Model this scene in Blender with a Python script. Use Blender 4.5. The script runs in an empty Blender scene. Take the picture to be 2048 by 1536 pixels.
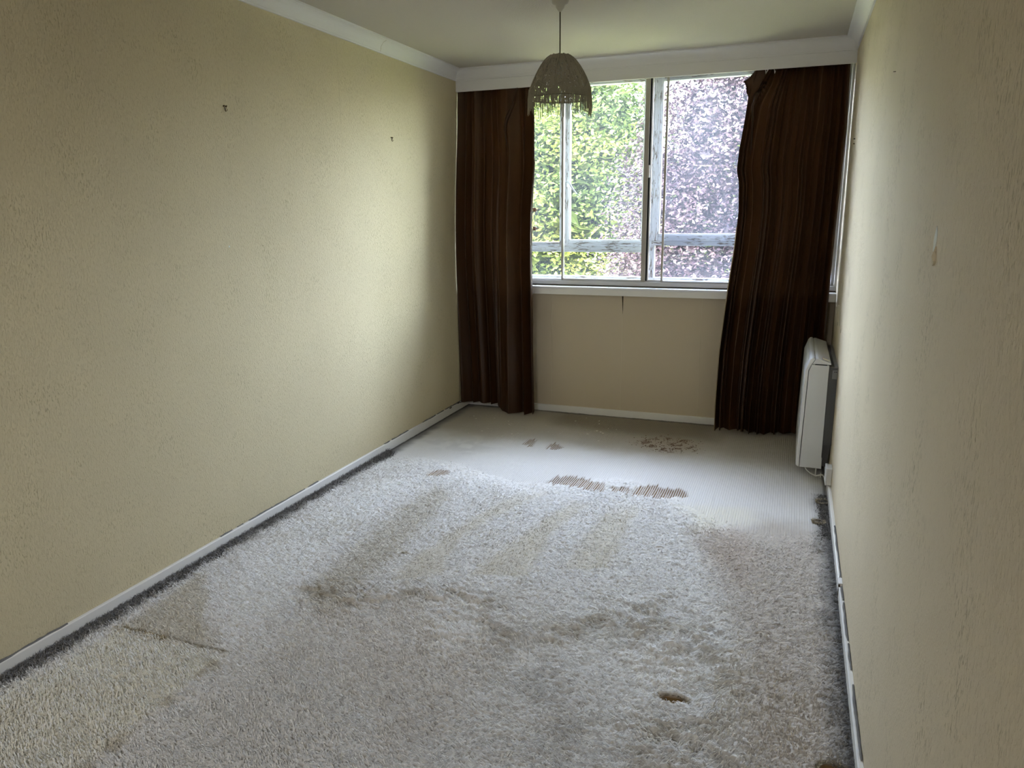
import bpy, math, random
import numpy as np
from mathutils import Vector, Matrix
random.seed(7); RNG = np.random.default_rng(11)
W, D, H = 2.544, 5.067, 2.40      # room width, window wall depth, ceiling height
Y0 = -0.7                         # back wall
scene = bpy.context.scene
COL = scene.collection

# ------------------------------------------------------------------ camera
cd = bpy.data.cameras.new('camera'); cam = bpy.data.objects.new('camera', cd); COL.objects.link(cam)
R_ = Vector((0.9355504, 0.3530397, -0.0104117)); U_ = Vector((-0.0702329, 0.2148446, 0.9741197)); F_ = Vector((-0.3461398, 0.9106068, -0.2257930))
M_ = Matrix((R_, U_, -F_)).transposed().to_4x4(); M_.translation = Vector((2.28894, 0.0, 1.43669))
cam.matrix_world = M_
cd.sensor_width = 36.0; cd.lens = 1477.99 / 2048 * 36.0; cd.clip_start = 0.02; cd.clip_end = 300
scene.camera = cam

# ------------------------------------------------------------------ sky, sun, exposure
SKY_STRENGTH = 11.5
world = bpy.data.worlds.new('sky'); scene.world = world; world.use_nodes = True
wn = world.node_tree; bg = wn.nodes['Background']
sky = wn.nodes.new('ShaderNodeTexSky'); sky.sky_type = 'NISHITA'; sky.sun_disc = False
sky.sun_elevation = math.radians(52); sky.sun_rotation = math.radians(200); sky.dust_density = 4.0; sky.air_density = 1.0
hs = wn.nodes.new('ShaderNodeHueSaturation'); hs.inputs['Saturation'].default_value = .6; wn.links.new(sky.outputs[0], hs.inputs['Color'])
tw = wn.nodes.new('ShaderNodeMix'); tw.data_type = 'RGBA'; tw.blend_type = 'MULTIPLY'; tw.inputs[0].default_value = 1.0; tw.inputs[7].default_value = (1.06, .985, .98, 1)
wn.links.new(hs.outputs[0], tw.inputs[6]); wn.links.new(tw.outputs[2], bg.inputs[0]); bg.inputs[1].default_value = SKY_STRENGTH
sl = bpy.data.lights.new('sun', 'SUN'); sl.energy = 6.0; sl.angle = math.radians(1.0); sl.color = (1.0, 0.94, 0.84)
sun = bpy.data.objects.new('sun', sl); COL.objects.link(sun)
sun.rotation_euler = Vector((0.30, 0.62, -0.80)).to_track_quat('-Z', 'Y').to_euler()
pl = bpy.data.lights.new('window_portal', 'AREA'); pl.shape = 'RECTANGLE'; pl.size = 2.5; pl.size_y = 1.4
pl.cycles.is_portal = True
po = bpy.data.objects.new('window_portal', pl); COL.objects.link(po); po.location = (1.27, 5.33, 1.62); po.rotation_euler = (math.radians(-90), 0, 0)
hl = bpy.data.lights.new('added_fill_light', 'AREA'); hl.shape = 'RECTANGLE'; hl.size = .7; hl.size_y = .7; hl.energy = 38.0; hl.color = (.97, .98, 1.0)  # fill light added behind the camera to brighten the near end of the room
ho = bpy.data.objects.new('added_fill_light', hl); COL.objects.link(ho); ho.location = (1.75, -1.45, 2.25); ho.rotation_euler = (math.radians(44), 0, math.radians(22))
scene.view_settings.view_transform = 'Standard'; scene.view_settings.look = 'None'
scene.view_settings.exposure = 0.30; scene.view_settings.gamma = 1.0; scene.view_settings.use_curve_mapping = False

# ------------------------------------------------------------------ helpers
class MB:
    """collects boxes, tubes, grids and prisms; build() links them as one mesh object"""
    def __init__(s): s.v = []; s.f = []
    def add(s, vs, fs):
        n = len(s.v); s.v += [tuple(v) for v in vs]; s.f += [tuple(i + n for i in f) for f in fs]
    def box(s, x0, x1, y0, y1, z0, z1):
        s.add([(x0,y0,z0),(x1,y0,z0),(x1,y1,z0),(x0,y1,z0),(x0,y0,z1),(x1,y0,z1),(x1,y1,z1),(x0,y1,z1)],
              [(0,3,2,1),(4,5,6,7),(0,1,5,4),(1,2,6,5),(2,3,7,6),(3,0,4,7)]); return s
    def prism(s, poly, axis, a, b):
        """poly in the two other axes (cyclic order), extruded along axis from a to b"""
        n = len(poly); vs = []
        for t in (a, b):
            for p, q in poly:
                vs.append((t, p, q) if axis == 0 else (p, t, q) if axis == 1 else (p, q, t))
        fs = [tuple(range(n))[::-1], tuple(range(n, 2*n))] + [(i, (i+1) % n, n+(i+1) % n, n+i) for i in range(n)]
        s.add(vs, fs); return s
    def tube(s, pts, r, n=8, cap=True):
        pts = [Vector(p) for p in pts]; rr = r if isinstance(r, (list, tuple)) else [r]*len(pts); vs = []; fs = []
        for i, p in enumerate(pts):
            t = (pts[min(i+1, len(pts)-1)] - pts[max(i-1, 0)]).normalized()
            a = t.cross(Vector((0,0,1)) if abs(t.z) < .9 else Vector((1,0,0))).normalized(); b = t.cross(a)
            for k in range(n):
                an = 2*math.pi*k/n; vs.append(p + (a*math.cos(an) + b*math.sin(an))*rr[i])
        for i in range(len(pts)-1):
            for k in range(n):
                fs.append((i*n+k, i*n+(k+1) % n, (i+1)*n+(k+1) % n, (i+1)*n+k))
        if cap: fs.append(tuple(range(n))[::-1]); fs.append(tuple(range((len(pts)-1)*n, len(pts)*n)))
        s.add(vs, fs); return s
    def lathe(s, prof, c, n=32, cap=True):
        vs = [(c[0]+r*math.cos(2*math.pi*k/n), c[1]+r*math.sin(2*math.pi*k/n), c[2]+z) for r, z in prof for k in range(n)]
        fs = [(i*n+k, i*n+(k+1) % n, (i+1)*n+(k+1) % n, (i+1)*n+k) for i in range(len(prof)-1) for k in range(n)]
        if cap: fs.append(tuple(range(n))[::-1]); fs.append(tuple(range((len(prof)-1)*n, len(prof)*n)))
        s.add(vs, fs); return s
    def build(s, name, mat, parent=None, bevel=0, smooth=False):
        me = bpy.data.meshes.new(name); me.from_pydata(s.v, [], s.f); me.update()
        o = bpy.data.objects.new(name, me); COL.objects.link(o); me.materials.append(mat)
        if smooth:
            me.polygons.foreach_set('use_smooth', [True]*len(me.polygons))
        if bevel:
            m = o.modifiers.new('bevel', 'BEVEL'); m.width = bevel; m.segments = 2; m.limit_method = 'ANGLE'
        put(o, parent); return o
def put(o, parent):
    if parent is not None:
        o.parent = parent; o.matrix_parent_inverse = Matrix.Translation(parent.location).inverted() if parent.location.length else Matrix()
def npmesh(name, V, F, mat, parent=None, smooth=True, colors=None):
    """fast mesh from numpy arrays, F (n,3) or (n,4)"""
    me = bpy.data.meshes.new(name); k = F.shape[1]
    me.vertices.add(len(V)); me.vertices.foreach_set('co', np.ascontiguousarray(V, np.float32).ravel())
    me.loops.add(F.size); me.loops.foreach_set('vertex_index', np.ascontiguousarray(F, np.int32).ravel())
    me.polygons.add(len(F)); me.polygons.foreach_set('loop_start', np.arange(0, F.size, k, dtype=np.int32))
    me.polygons.foreach_set('loop_total', np.full(len(F), k, np.int32))
    me.polygons.foreach_set('use_smooth', np.full(len(F), smooth))
    if colors is not None:
        a = me.color_attributes.new('tint', 'FLOAT_COLOR', 'POINT')
        a.data.foreach_set('color', np.concatenate([colors, np.ones((len(V), 1))], 1).astype(np.float32).ravel())
    me.update(calc_edges=True); me.materials.append(mat)
    o = bpy.data.objects.new(name, me); COL.objects.link(o); put(o, parent); return o
def thing(name, label, cat, loc, group=None):
    o = bpy.data.objects.new(name, None); COL.objects.link(o); o.location = loc; o.empty_display_size = .05
    return tag(o, label, cat, group)
def tag(o, label, cat=None, group=None, kind=None):
    o['label'] = label
    if cat: o['category'] = cat
    if group: o['group'] = group
    if kind: o['kind'] = kind
    return o
def struct(o, label=None, cat=None):
    o['kind'] = 'structure'
    if label: o['label'] = label
    if cat: o['category'] = cat
    return o
def grid_faces(nu, nv):
    i = np.arange(nu-1)[:, None]*nv + np.arange(nv-1)[None, :]; i = i.ravel()
    return np.stack([i, i+nv, i+nv+1, i+1], 1)
_tabs = {}
def vnoise(x, y, seed=0):
    """smooth value noise in 0..1 on arrays"""
    if seed not in _tabs: _tabs[seed] = np.random.default_rng(seed+100).random((256, 256))
    T = _tabs[seed]; xi = np.floor(x).astype(int); yi = np.floor(y).astype(int); fx = x-xi; fy = y-yi
    fx = fx*fx*(3-2*fx); fy = fy*fy*(3-2*fy); a = T[xi % 256, yi % 256]; b = T[(xi+1) % 256, yi % 256]
    c = T[xi % 256, (yi+1) % 256]; d = T[(xi+1) % 256, (yi+1) % 256]
    return (a*(1-fx)+b*fx)*(1-fy)+(c*(1-fx)+d*fx)*fy
def fbm(x, y, seed=0, o=3):
    s = 0; a = .5; t = 0
    for k in range(o): s = s + a*vnoise(x*2**k+17*k, y*2**k+31*k, seed+k); t += a; a *= .5
    return s/t
def sstep(a, b, x): t = np.clip((x-a)/(b-a), 0, 1); return t*t*(3-2*t)
def inpoly(x, y, poly, soft=.03):
    """soft mask, 1 inside the polygon"""
    n = len(poly); d = np.full(x.shape, 1e9); ins = np.zeros(x.shape, bool)
    for i in range(n):
        ax, ay = poly[i]; bx, by = poly[(i+1) % n]; ex, ey = bx-ax, by-ay
        t = np.clip(((x-ax)*ex+(y-ay)*ey)/(ex*ex+ey*ey), 0, 1)
        d = np.minimum(d, np.hypot(x-ax-t*ex, y-ay-t*ey))
        c = ((ay > y) != (by > y)); xx = ex*(y-ay)/(ey if ey else 1e-9)+ax; ins ^= c & (x < xx)
    return sstep(-soft, soft, np.where(ins, d, -d))

# ------------------------------------------------------------------ materials
def mat(name, col, rough=.6, spec=.3, metal=0):
    m = bpy.data.materials.new(name); m.use_nodes = True; b = m.node_tree.nodes['Principled BSDF']
    b.inputs['Base Color'].default_value = (*col, 1); b.inputs['Roughness'].default_value = rough
    b.inputs['Specular IOR Level'].default_value = spec; b.inputs['Metallic'].default_value = metal
    return m
def N(m, t, **k):
    n = m.node_tree.nodes.new(t)
    for a, v in k.items():
        if a in n.inputs: n.inputs[a].default_value = v
        else: setattr(n, a, v)
    return n
def L(m, a, b): m.node_tree.links.new(a, b)
def bsdf(m): return m.node_tree.nodes['Principled BSDF']
def mapped(m, scale, rot=(0,0,0)):
    tc = N(m, 'ShaderNodeTexCoord'); mp = N(m, 'ShaderNodeMapping'); mp.inputs['Scale'].default_value = scale; mp.inputs['Rotation'].default_value = rot
    L(m, tc.outputs['Object'], mp.inputs[0]); return mp.outputs[0]
def ramp(m, src, stops):
    r = N(m, 'ShaderNodeValToRGB'); L(m, src, r.inputs[0]); e = r.color_ramp.elements
    while len(e) < len(stops): e.new(.5)
    for i, (p, c) in enumerate(stops): e[i].position = p; e[i].color = (*c, 1) if len(c) == 3 else c
    return r.outputs[0]
def math_(m, op, a, b=None, clamp=False):
    n = N(m, 'ShaderNodeMath', operation=op); n.use_clamp = clamp
    for i, v in enumerate((a, b)):
        if v is None: continue
        if isinstance(v, (int, float)): n.inputs[i].default_value = v
        else: L(m, v, n.inputs[i])
    return n.outputs[0]
def noise(m, vec, scale, detail=3, dist=0, rough=.5):
    n = N(m, 'ShaderNodeTexNoise'); n.inputs['Scale'].default_value = scale; n.inputs['Detail'].default_value = detail
    n.inputs['Distortion'].default_value = dist; n.inputs['Roughness'].default_value = rough; L(m, vec, n.inputs['Vector']); return n.outputs[0]
def bump(m, h, dist, strength=1.0):
    b = N(m, 'ShaderNodeBump'); b.inputs['Distance'].default_value = dist; b.inputs['Strength'].default_value = strength
    L(m, h, b.inputs['Height']); L(m, b.outputs[0], bsdf(m).inputs['Normal'])

def wallpaper(name, col, axis='yz', amp=.0017, speck=1.4):
    m = mat(name, col, .7, .25)
    hs = []
    for k, rot in enumerate((.12, -.3, .55)):
        r = (rot, 0, 0) if axis == 'yz' else (0, rot, 0)
        sc = (60, 210, 60)
        v = mapped(m, tuple(s*(1+.12*k) for s in sc), r)
        n = noise(m, v, 1.0, 2, .6)
        hs.append(ramp(m, n, [(.58, (0,0,0)), (.65, (1,1,1))]))
    patch = ramp(m, noise(m, mapped(m, (1,1,1)), 9, 3), [(.35, (0,0,0)), (.65, (1,1,1))])
    inv = math_(m, 'SUBTRACT', 1.0, patch)
    h = math_(m, 'ADD', math_(m, 'MULTIPLY', hs[0], patch), math_(m, 'ADD', math_(m, 'MULTIPLY', hs[1], inv), math_(m, 'MULTIPLY', hs[2], .5)))
    fine = noise(m, mapped(m, (1,1,1)), 260, 2)
    h2 = math_(m, 'ADD', h, math_(m, 'MULTIPLY', fine, .25))
    bump(m, h2, amp)
    # grime caught by the embossing, in loose groups
    g = math_(m, 'MULTIPLY', math_(m, 'MULTIPLY', hs[0], ramp(m, noise(m, mapped(m, (1,1,1)), 5.0, 3), [(.48, (0,0,0)), (.66, (1,1,1))])), .30*speck, True)
    big = ramp(m, noise(m, mapped(m, (1,1,1)), 1.3, 3), [(.3, tuple(c*.95 for c in col)), (.7, tuple(min(1, c*1.03) for c in col))])
    mx = N(m, 'ShaderNodeMix', data_type='RGBA'); L(m, g, mx.inputs[0]); L(m, big, mx.inputs[6]); mx.inputs[7].default_value = (col[0]*.42, col[1]*.4, col[2]*.3, 1)
    L(m, mx.outputs[2], bsdf(m).inputs['Base Color']); return m
CREAM = (.665, .58, .375)
m_wall_yz = wallpaper('embossed_cream_wallpaper', CREAM, 'yz')
m_wall_right = wallpaper('embossed_cream_wallpaper_worn', (.66, .57, .41), 'yz', .0020, 2.2)
m_wall_xz = mat('plain_cream_wallpaper', (.58, .49, .35), .7, .2); bump(m_wall_xz, noise(m_wall_xz, mapped(m_wall_xz, (1,1,1)), 240, 2), .0004)
m_ceiling = mat('stippled_ceiling_paint', (.56, .52, .44), .85, .1); bump(m_ceiling, noise(m_ceiling, mapped(m_ceiling, (1,1,1)), 190, 3), .002)
m_cove = mat('coving_paint', (.76, .745, .72), .6, .25)
m_gloss = mat('yellowed_white_gloss', (.80, .78, .73), .35, .45)
m_gloss_white = mat('white_gloss', (.80, .80, .80), .3, .5)
m_dust = mat('grey_dust', (.20, .195, .19), .95, .05); bump(m_dust, noise(m_dust, mapped(m_dust, (1,1,1)), 300, 3), .003)
m_dark_gap = mat('dark_gap', (.05, .035, .02), .9, .05)
m_seam = mat('wallpaper_seam_edge', (.50, .45, .33), .8, .1)
m_join = mat('wallpaper_butt_joint', (.66, .60, .44), .8, .1)
m_alu = mat('painted_aluminium', (.62, .62, .64), .4, .5, .3)
m_alu_dark = mat('bronze_grey_frame', (.42, .39, .34), .45, .4, .2)
m_rubber = mat('black_gasket', (.015, .015, .015), .7, .2)
m_brass = mat('tarnished_brass', (.10, .07, .03), .4, .5, .8)
m_plastic = mat('white_plastic', (.74, .73, .69), .35, .45)
m_heater = mat('heater_enamel', (.70, .71, .69), .35, .45)
m_heater_top = mat('heater_top_plastic', (.74, .74, .74), .3, .45)
m_label = mat('yellowed_paper_label', (.70, .66, .52), .6, .2)
m_grille = mat('heater_grille_grey', (.25, .27, .30), .5, .3)
m_backbox = mat('heater_back_grey', (.10, .10, .095), .5, .35)
m_backrail = mat('heater_rail_grey', (.22, .22, .22), .4, .4, .4)
m_cable = mat('white_cable', (.66, .65, .62), .45, .4)
m_cord = mat('lamp_cord', (.09, .08, .05), .5, .3)
m_rose = mat('ceiling_rose_plastic', (.45, .43, .35), .4, .4)
m_plaster = mat('bare_plaster', (.80, .84, .80), .8, .1)
m_wood = mat('bare_softwood', (.30, .20, .10), .8, .1)
m_bark = mat('tree_bark', (.09, .075, .055), .9, .1); bump(m_bark, noise(m_bark, mapped(m_bark, (1,1,.3)), 14, 4), .03)
m_lawn = mat('lawn', (.085, .10, .05), .95, .05)
m_tape = mat('curtain_tape', (.55, .52, .45), .8, .1)
m_hookwhite = mat('nylon_curtain_hook', (.85, .85, .85), .4, .4)

# flaking old window paint: white with dark chips along the grain
def flaked(name, sc):
    m = mat(name, (.70, .72, .75), .5, .35)
    a = noise(m, mapped(m, sc), 1.0, 5, .8, .65); b = noise(m, mapped(m, (1,1,1)), 5.0, 3)
    k = math_(m, 'ADD', a, math_(m, 'MULTIPLY', b, .5))
    c = ramp(m, k, [(.79, (.66,.68,.72)), (.84, (.36,.34,.32)), (.92, (.12,.08,.06))])
    L(m, c, bsdf(m).inputs['Base Color']); bump(m, a, .002); return m
m_old_v = flaked('flaking_white_paint_upright', (90, 40, 14)); m_old_h = flaked('flaking_white_paint_rail', (14, 40, 90))

def glass(name, haze, tint, veil):
    m = bpy.data.materials.new(name); m.use_nodes = True; nt = m.node_tree; nt.nodes.remove(nt.nodes['Principled BSDF'])
    out = nt.nodes['Material Output']; tr = N(m, 'ShaderNodeBsdfTransparent'); tr.inputs[0].default_value = (*tint, 1)
    gl = N(m, 'ShaderNodeBsdfGlossy'); gl.inputs['Roughness'].default_value = .02
    tl = N(m, 'ShaderNodeBsdfTranslucent'); tl.inputs[0].default_value = (*veil, 1)
    fr = N(m, 'ShaderNodeLayerWeight'); fr.inputs[0].default_value = .15
    grime = ramp(m, noise(m, mapped(m, (3, 3, 1.2)), 1.4, 4), [(.3, (haze*.6,)*3), (.75, (haze*1.4,)*3)])
    m1 = N(m, 'ShaderNodeMixShader'); L(m, grime, m1.inputs[0]); L(m, tr.outputs[0], m1.inputs[1]); L(m, tl.outputs[0], m1.inputs[2])
    m2 = N(m, 'ShaderNodeMixShader'); L(m, math_(m, 'MULTIPLY', fr.outputs['Fresnel'], .6), m2.inputs[0]); L(m, m1.outputs[0], m2.inputs[1]); L(m, gl.outputs[0], m2.inputs[2])
    L(m, m2.outputs[0], out.inputs[0]); return m
m_glass = glass('dusty_window_glass', .008, (.97, .99, .98), (.85, .95, 1.0))
m_glass_right = glass('dusty_window_glass_double', .008, (.96, .97, .99), (.85, .9, 1.0))
m_glass_old = glass('old_outer_glass', .005, (.97, .99, .97), (.85, .95, 1.0))

# curtain: brown satin that lets a little window light through
def satin(name, col, trans, tcol):
    m = mat(name, col, .42, .35); nt = m.node_tree; b = bsdf(m)
    b.inputs['Sheen Weight'].default_value = .0; b.inputs['Sheen Roughness'].default_value = .4; b.inputs['Sheen Tint'].default_value = (.6, .42, .25, 1)
    tl = N(m, 'ShaderNodeBsdfTranslucent'); tl.inputs[0].default_value = (*tcol, 1)
    mx = N(m, 'ShaderNodeMixShader'); mx.inputs[0].default_value = trans
    L(m, b.outputs[0], mx.inputs[1]); L(m, tl.outputs[0], mx.inputs[2]); L(m, mx.outputs[0], nt.nodes['Material Output'].inputs[0])
    bump(m, noise(m, mapped(m, (900, 900, 60)), 1.0, 2), .0003); return m
m_curtain = satin('brown_satin', (.040, .0155, .004), .02, (.10, .04, .012))
m_lining = satin('tan_curtain_edge', (.30, .23, .13), .2, (.3, .2, .1))

def attr_mat(name, rough=.95, spec=.05, bumpn=None, sheen=0):
    m = mat(name, (.5,.5,.5), rough, spec); a = N(m, 'ShaderNodeVertexColor'); a.layer_name = 'tint'
    L(m, a.outputs[0], bsdf(m).inputs['Base Color'])
    if sheen: bsdf(m).inputs['Sheen Weight'].default_value = sheen
    if bumpn: bump(m, noise(m, mapped(m, (1,1,1)), bumpn[0], 3), bumpn[1])
    return m
m_pile = attr_mat('wool_pile'); m_carpet = attr_mat('worn_carpet', bumpn=(320, .004))
def leafmat(name, trans):
    m = attr_mat(name, .5, .2); nt = m.node_tree; a = [n for n in nt.nodes if n.type == 'VERTEX_COLOR'][0]
    tl = N(m, 'ShaderNodeBsdfTranslucent'); L(m, a.outputs[0], tl.inputs[0]); mx = N(m, 'ShaderNodeMixShader'); mx.inputs[0].default_value = trans
    L(m, bsdf(m).outputs[0], mx.inputs[1]); L(m, tl.outputs[0], mx.inputs[2]); L(m, mx.outputs[0], nt.nodes['Material Output'].inputs[0]); return m
m_leaf = leafmat('green_leaves', .4); m_leaf_beech = leafmat('copper_beech_leaves', .25)
m_lace = mat('crochet_lace', (.34, .305, .225), .9, .05)
tlm = N(m_lace, 'ShaderNodeBsdfTranslucent'); tlm.inputs[0].default_value = (.3, .26, .18, 1); mxl = N(m_lace, 'ShaderNodeMixShader'); mxl.inputs[0].default_value = .15
L(m_lace, bsdf(m_lace).outputs[0], mxl.inputs[1]); L(m_lace, tlm.outputs[0], mxl.inputs[2]); L(m_lace, mxl.outputs[0], m_lace.node_tree.nodes['Material Output'].inputs[0])

# ------------------------------------------------------------------ room shell
T = .28
floor = struct(MB().box(-T, W+T, Y0-1.65, D+.30, -.22, -.008).build('floor', m_wood))
ceiling = struct(MB().box(-T, W+T, Y0-1.65, D+.30, H, H+.3).build('ceiling', m_ceiling), 'cream stippled ceiling')
wall_left = struct(MB().box(-T, 0, Y0-1.65, D+.30, -.02, H+.01).build('wall_left', m_wall_yz), 'cream embossed wallpapered wall on the left')
wall_right = struct(MB().box(W, W+T, Y0-1.65, D+.30, -.02, H+.01).build('wall_right', m_wall_right), 'cream embossed wallpapered wall on the right')
wall_back = struct(MB().box(0, .75, Y0-.1, Y0, -.02, H).box(1.95, W, Y0-.1, Y0, -.02, H).box(.75, 1.95, Y0-.1, Y0, 2.2, H).build('wall_back', m_wall_xz))  # open doorway added in the unseen back wall to let the fill light in
struct(MB().box(-T, W+T, Y0-1.7, Y0-1.6, -.02, H).build('wall_hall_added', m_wall_xz))  # unseen end wall of the hall added around the fill light
wall_window = struct(MB().box(0, W, D, D+.26, -.02, .925).box(0, W, D+.02, D+.30, 2.33, H).build('wall_window', m_wall_xz), 'cream wallpapered wall under the window')
# butt joints of the wallpaper lengths
def seam(par, pts, w=.0016):
    MB().tube(pts, w/2, 4).build('wallpaper_seam', m_join, par)
seam(wall_left, [(0, 1.92, .95), (0, 1.92, 1.2)], .0010)
for y in (2.69, 3.525): seam(wall_left, [(0, y, 1.9), (0, y, H-.075)], .0008)
for x in (.674, 1.192, 1.73): seam(wall_window, [(x, D, .045), (x, D, .872)], .002)
seam(wall_window, [(.674, D, .06), (.674, D-.001, .3)], .003)
# the paper has split open just under the sill
MB().prism([(1.186, .872), (1.197, .872), (1.1945, .74)], 1, D-.002, D+.002).build('wallpaper_tear', m_dark_gap, wall_window)
MB().prism([(1.197, .872), (1.205, .872), (1.196, .76)], 1, D-.004, D).build('wallpaper_flap', m_wall_xz, wall_window)

def cove_profile():
    # (distance from wall, z)
    c = [(0, H-.0726), (.010, H-.0726), (.011, H-.066)]
    for k in range(9):
        a = math.radians(90*k/8); c.append((.013+.045*(1-math.cos(a)), H-.0095-.054*(1-math.sin(a))))
    c += [(.0655, H-.008), (.0655, H), (0, H)]
    return c
YP = 4.981                               # front face of the pelmet board
cp = cove_profile()
trim1 = struct(MB().prism([(d, z) for d, z in cp], 1, Y0, YP).build('trim_1', m_cove, smooth=False), 'white plaster coving on the left wall')
trim2 = struct(MB().prism([(W-d, z) for d, z in cp][::-1], 1, Y0, YP).build('trim_2', m_cove), 'white plaster coving on the right wall')
trim3 = struct(MB().prism([(YP-d, z) for d, z in cp], 0, 0.0, W).build('trim_3', m_cove), 'white coving along the pelmet')
trim4 = struct(MB().box(0, W, YP, YP+.016, 2.258, H-.002).build('trim_4', m_cove, bevel=.0015), 'white pelmet board over the curtains')
# coving joint on the left run
MB().tube([(.0125, 3.95, H-.066), (.018, 3.95, H-.04), (.034, 3.95, H-.02), (.055, 3.95, H-.011)], .0008, 4).build('coving_joint', m_seam, trim1)

BH, BT = .0567, .0145
def skirting(name, poly_axis, poly, a, b, label):
    return struct(MB().prism(poly, poly_axis, a, b).build(name, m_gloss, bevel=.0015), label)
bl = skirting('baseboard_left', 1, [(0,-.01),(BT,-.01),(BT,BH-.002),(BT-.003,BH),(0,BH)][::-1], Y0, D, 'white gloss skirting board on the left wall')
br = skirting('baseboard_right', 1, [(W,-.01),(W-BT,-.01),(W-BT,BH-.002),(W-BT+.003,BH),(W,BH)], Y0, D, 'white gloss skirting board on the right wall')
bw = skirting('baseboard_window', 0, [(D,-.01),(D-BT,-.01),(D-BT,BH-.010),(D-BT+.003,BH-.008),(D,BH-.008)][::-1], BT, W-BT, 'cream skirting board under the window')
def dust_line(par, x0, x1, y0, y1, z, seed, gap=.5):
    """ragged felt of dust lying on a ledge, along y"""
    n = int((y1-y0)/.006); ys = np.linspace(y0, y1, n); r = np.random.default_rng(seed)
    h = .0012+.0035*vnoise(ys*60, ys*0, seed)+.001*r.random(n); wv = vnoise(ys*22, ys*0, seed+1)
    keep = (vnoise(ys*3.1, ys*0, seed+2) > gap*.45) & (wv > (.12 if gap > 0 else -1))
    xa = x0+(x1-x0)*.06*r.random(n); xb = x1-(x1-x0)*.45*(1-wv)
    if x0 > 1: xa, xb = x0+(x1-x0)*.45*(1-wv), np.full(n, x1)
    V = np.stack([np.stack([xa, ys, np.full(n, z-.001)], 1), np.stack([xa*.7+xb*.3, ys, z+h], 1), np.stack([xa*.3+xb*.7, ys, z+h*.8], 1), np.stack([xb, ys, np.full(n, z-.001)], 1)], 1).reshape(-1, 3)
    F = grid_faces(n, 4); k = keep[:-1] & keep[1:]; F = F[np.repeat(k, 3)]
    o = npmesh('dust', V, F, m_dust, par); o['kind'] = 'stuff'; return o
dust_line(bl, .0005, BT-.002, 1.0, 1.62, BH+.0005, 3, 0.0)
dust_line(bl, .0005, BT-.006, 2.35, 3.1, BH+.0005, 4, 1.0)
dust_line(bl, .0005, BT-.002, 3.75, 5.04, BH+.0005, 5, .5)
dust_line(br, W-BT+.004, W-.0005, 1.6, 2.82, BH+.0005, 6, .25)
dust_line(br, W-BT+.004, W-.0005, 2.87, 3.38, BH+.0005, 7, .0)
MB().box(W-BT-.001, W-BT+.004, 1.6, 2.80, BH-.004, BH+.001).build('paint_edge', m_gloss_white, br)
# short filler block and dark gap where two skirting lengths meet
MB().box(W-BT-.0005, W, 2.815, 2.865, BH-.006, BH+.004).build('joint_block', m_gloss_white, br, .001)
MB().box(W-BT-.001, W-BT+.006, 2.79, 2.812, .012, BH+.0015).build('joint_gap', m_dark_gap, br)
for yy, zz in ((4.70, .05), (4.84, .053), (4.88, .049)): MB().box(BT-.002, BT+.0008, yy, yy+.035, zz, zz+.006).build('paint_chip', m_dark_gap, bl)

# ------------------------------------------------------------------ inner sliding window (window_1)
YI = 5.10
win = bpy.data.objects.new('window_1', None); COL.objects.link(win); struct(win, 'inner sliding glazing with grey aluminium frame')
MB().box(0, W, YI-.014, YI+.034, .934, .964).build('bottom_track', m_alu, win, .001)
MB().box(0, W, YI-.002, YI+.002, .962, .970).box(0, W, YI+.014, YI+.018, .962, .970).build('track_rib', m_alu, win)
MB().box(0, W, YI-.014, YI+.034, 2.30, 2.335).build('top_track', m_alu, win)
MB().box(0, .028, YI-.014, YI+.034, .964, 2.30).build('side_jamb', m_gloss_white, win)
MB().box(W-.012, W, YI-.014, YI+.034, .964, 2.30).build('side_jamb', m_gloss_white, win)
MB().box(0, W, YI-.016, YI-.012, .927, .934).build('sealant', m_dark_gap, win)
sill = MB().box(0, W, D-.082, YI-.012, .914, .928).build('window_sill', m_gloss_white, win, .002)
MB().box(0, W, D-.080, D-.062, .874, .914).box(0, W, D-.062, D, .874, .880).build('sill_apron', m_gloss, win, .001)
for x in (.95, 1.10, 1.76, 1.84): MB().lathe([(.0025, 0), (.0025, .0008), (0.0005, .0009)], (x, D-.045+.01*random.random(), .928), 8).build('screw_head', m_dark_gap, sill)
def sash(x0, x1, y, lw, rw, gl, mst=m_alu, rail=.012):
    s = bpy.data.objects.new('sash', None); COL.objects.link(s); s.parent = win
    MB().box(x0, x0+lw, y-.008, y+.008, .966, 2.31).build('stile', mst, s, .001)
    MB().box(x1-rw, x1, y-.008, y+.008, .966, 2.31).build('stile', mst, s, .001)
    MB().box(x0+lw, x1-rw, y-.007, y+.007, .966, .966+rail).build('bottom_rail', m_alu, s, .001)
    MB().box(x0+lw, x1-rw, y-.007, y+.007, 2.295, 2.31).build('top_rail', m_alu, s)
    MB().box(x0+lw, x1-rw, y-.002, y+.002, .966+rail, 2.295).build('pane', gl, s)
    return s
s0 = sash(.03, .752, YI+.016, .018, .020, m_glass, m_alu_dark, .008)
s1 = sash(.74, 1.336, YI, .010, .030, m_glass, m_alu_dark)
s2 = sash(1.347, W-.014, YI+.016, .008, .02, m_glass_right, m_alu)
s3 = sash(1.442, W-.05, YI, .014, .02, m_glass_right, m_alu_dark, .008)
MB().box(1.336, 1.347, YI+.004, YI+.008, .966, 2.31).build('gasket', m_rubber, win)
MB().box(1.336, 1.347, YI-.009, YI+.002, 1.655, 1.735).build('finger_pull', m_plastic, win, .001)
for z in (1.325, 1.455): MB().box(.525, .548, YI-.010, YI+.006, z-.014, z+.014).box(.548, .57, YI-.006, YI, z-.004, z+.004).build('sash_catch', m_brass if z > 2 else mat('pink_plastic', (.45, .33, .30), .5, .3), win, .001)

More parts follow.
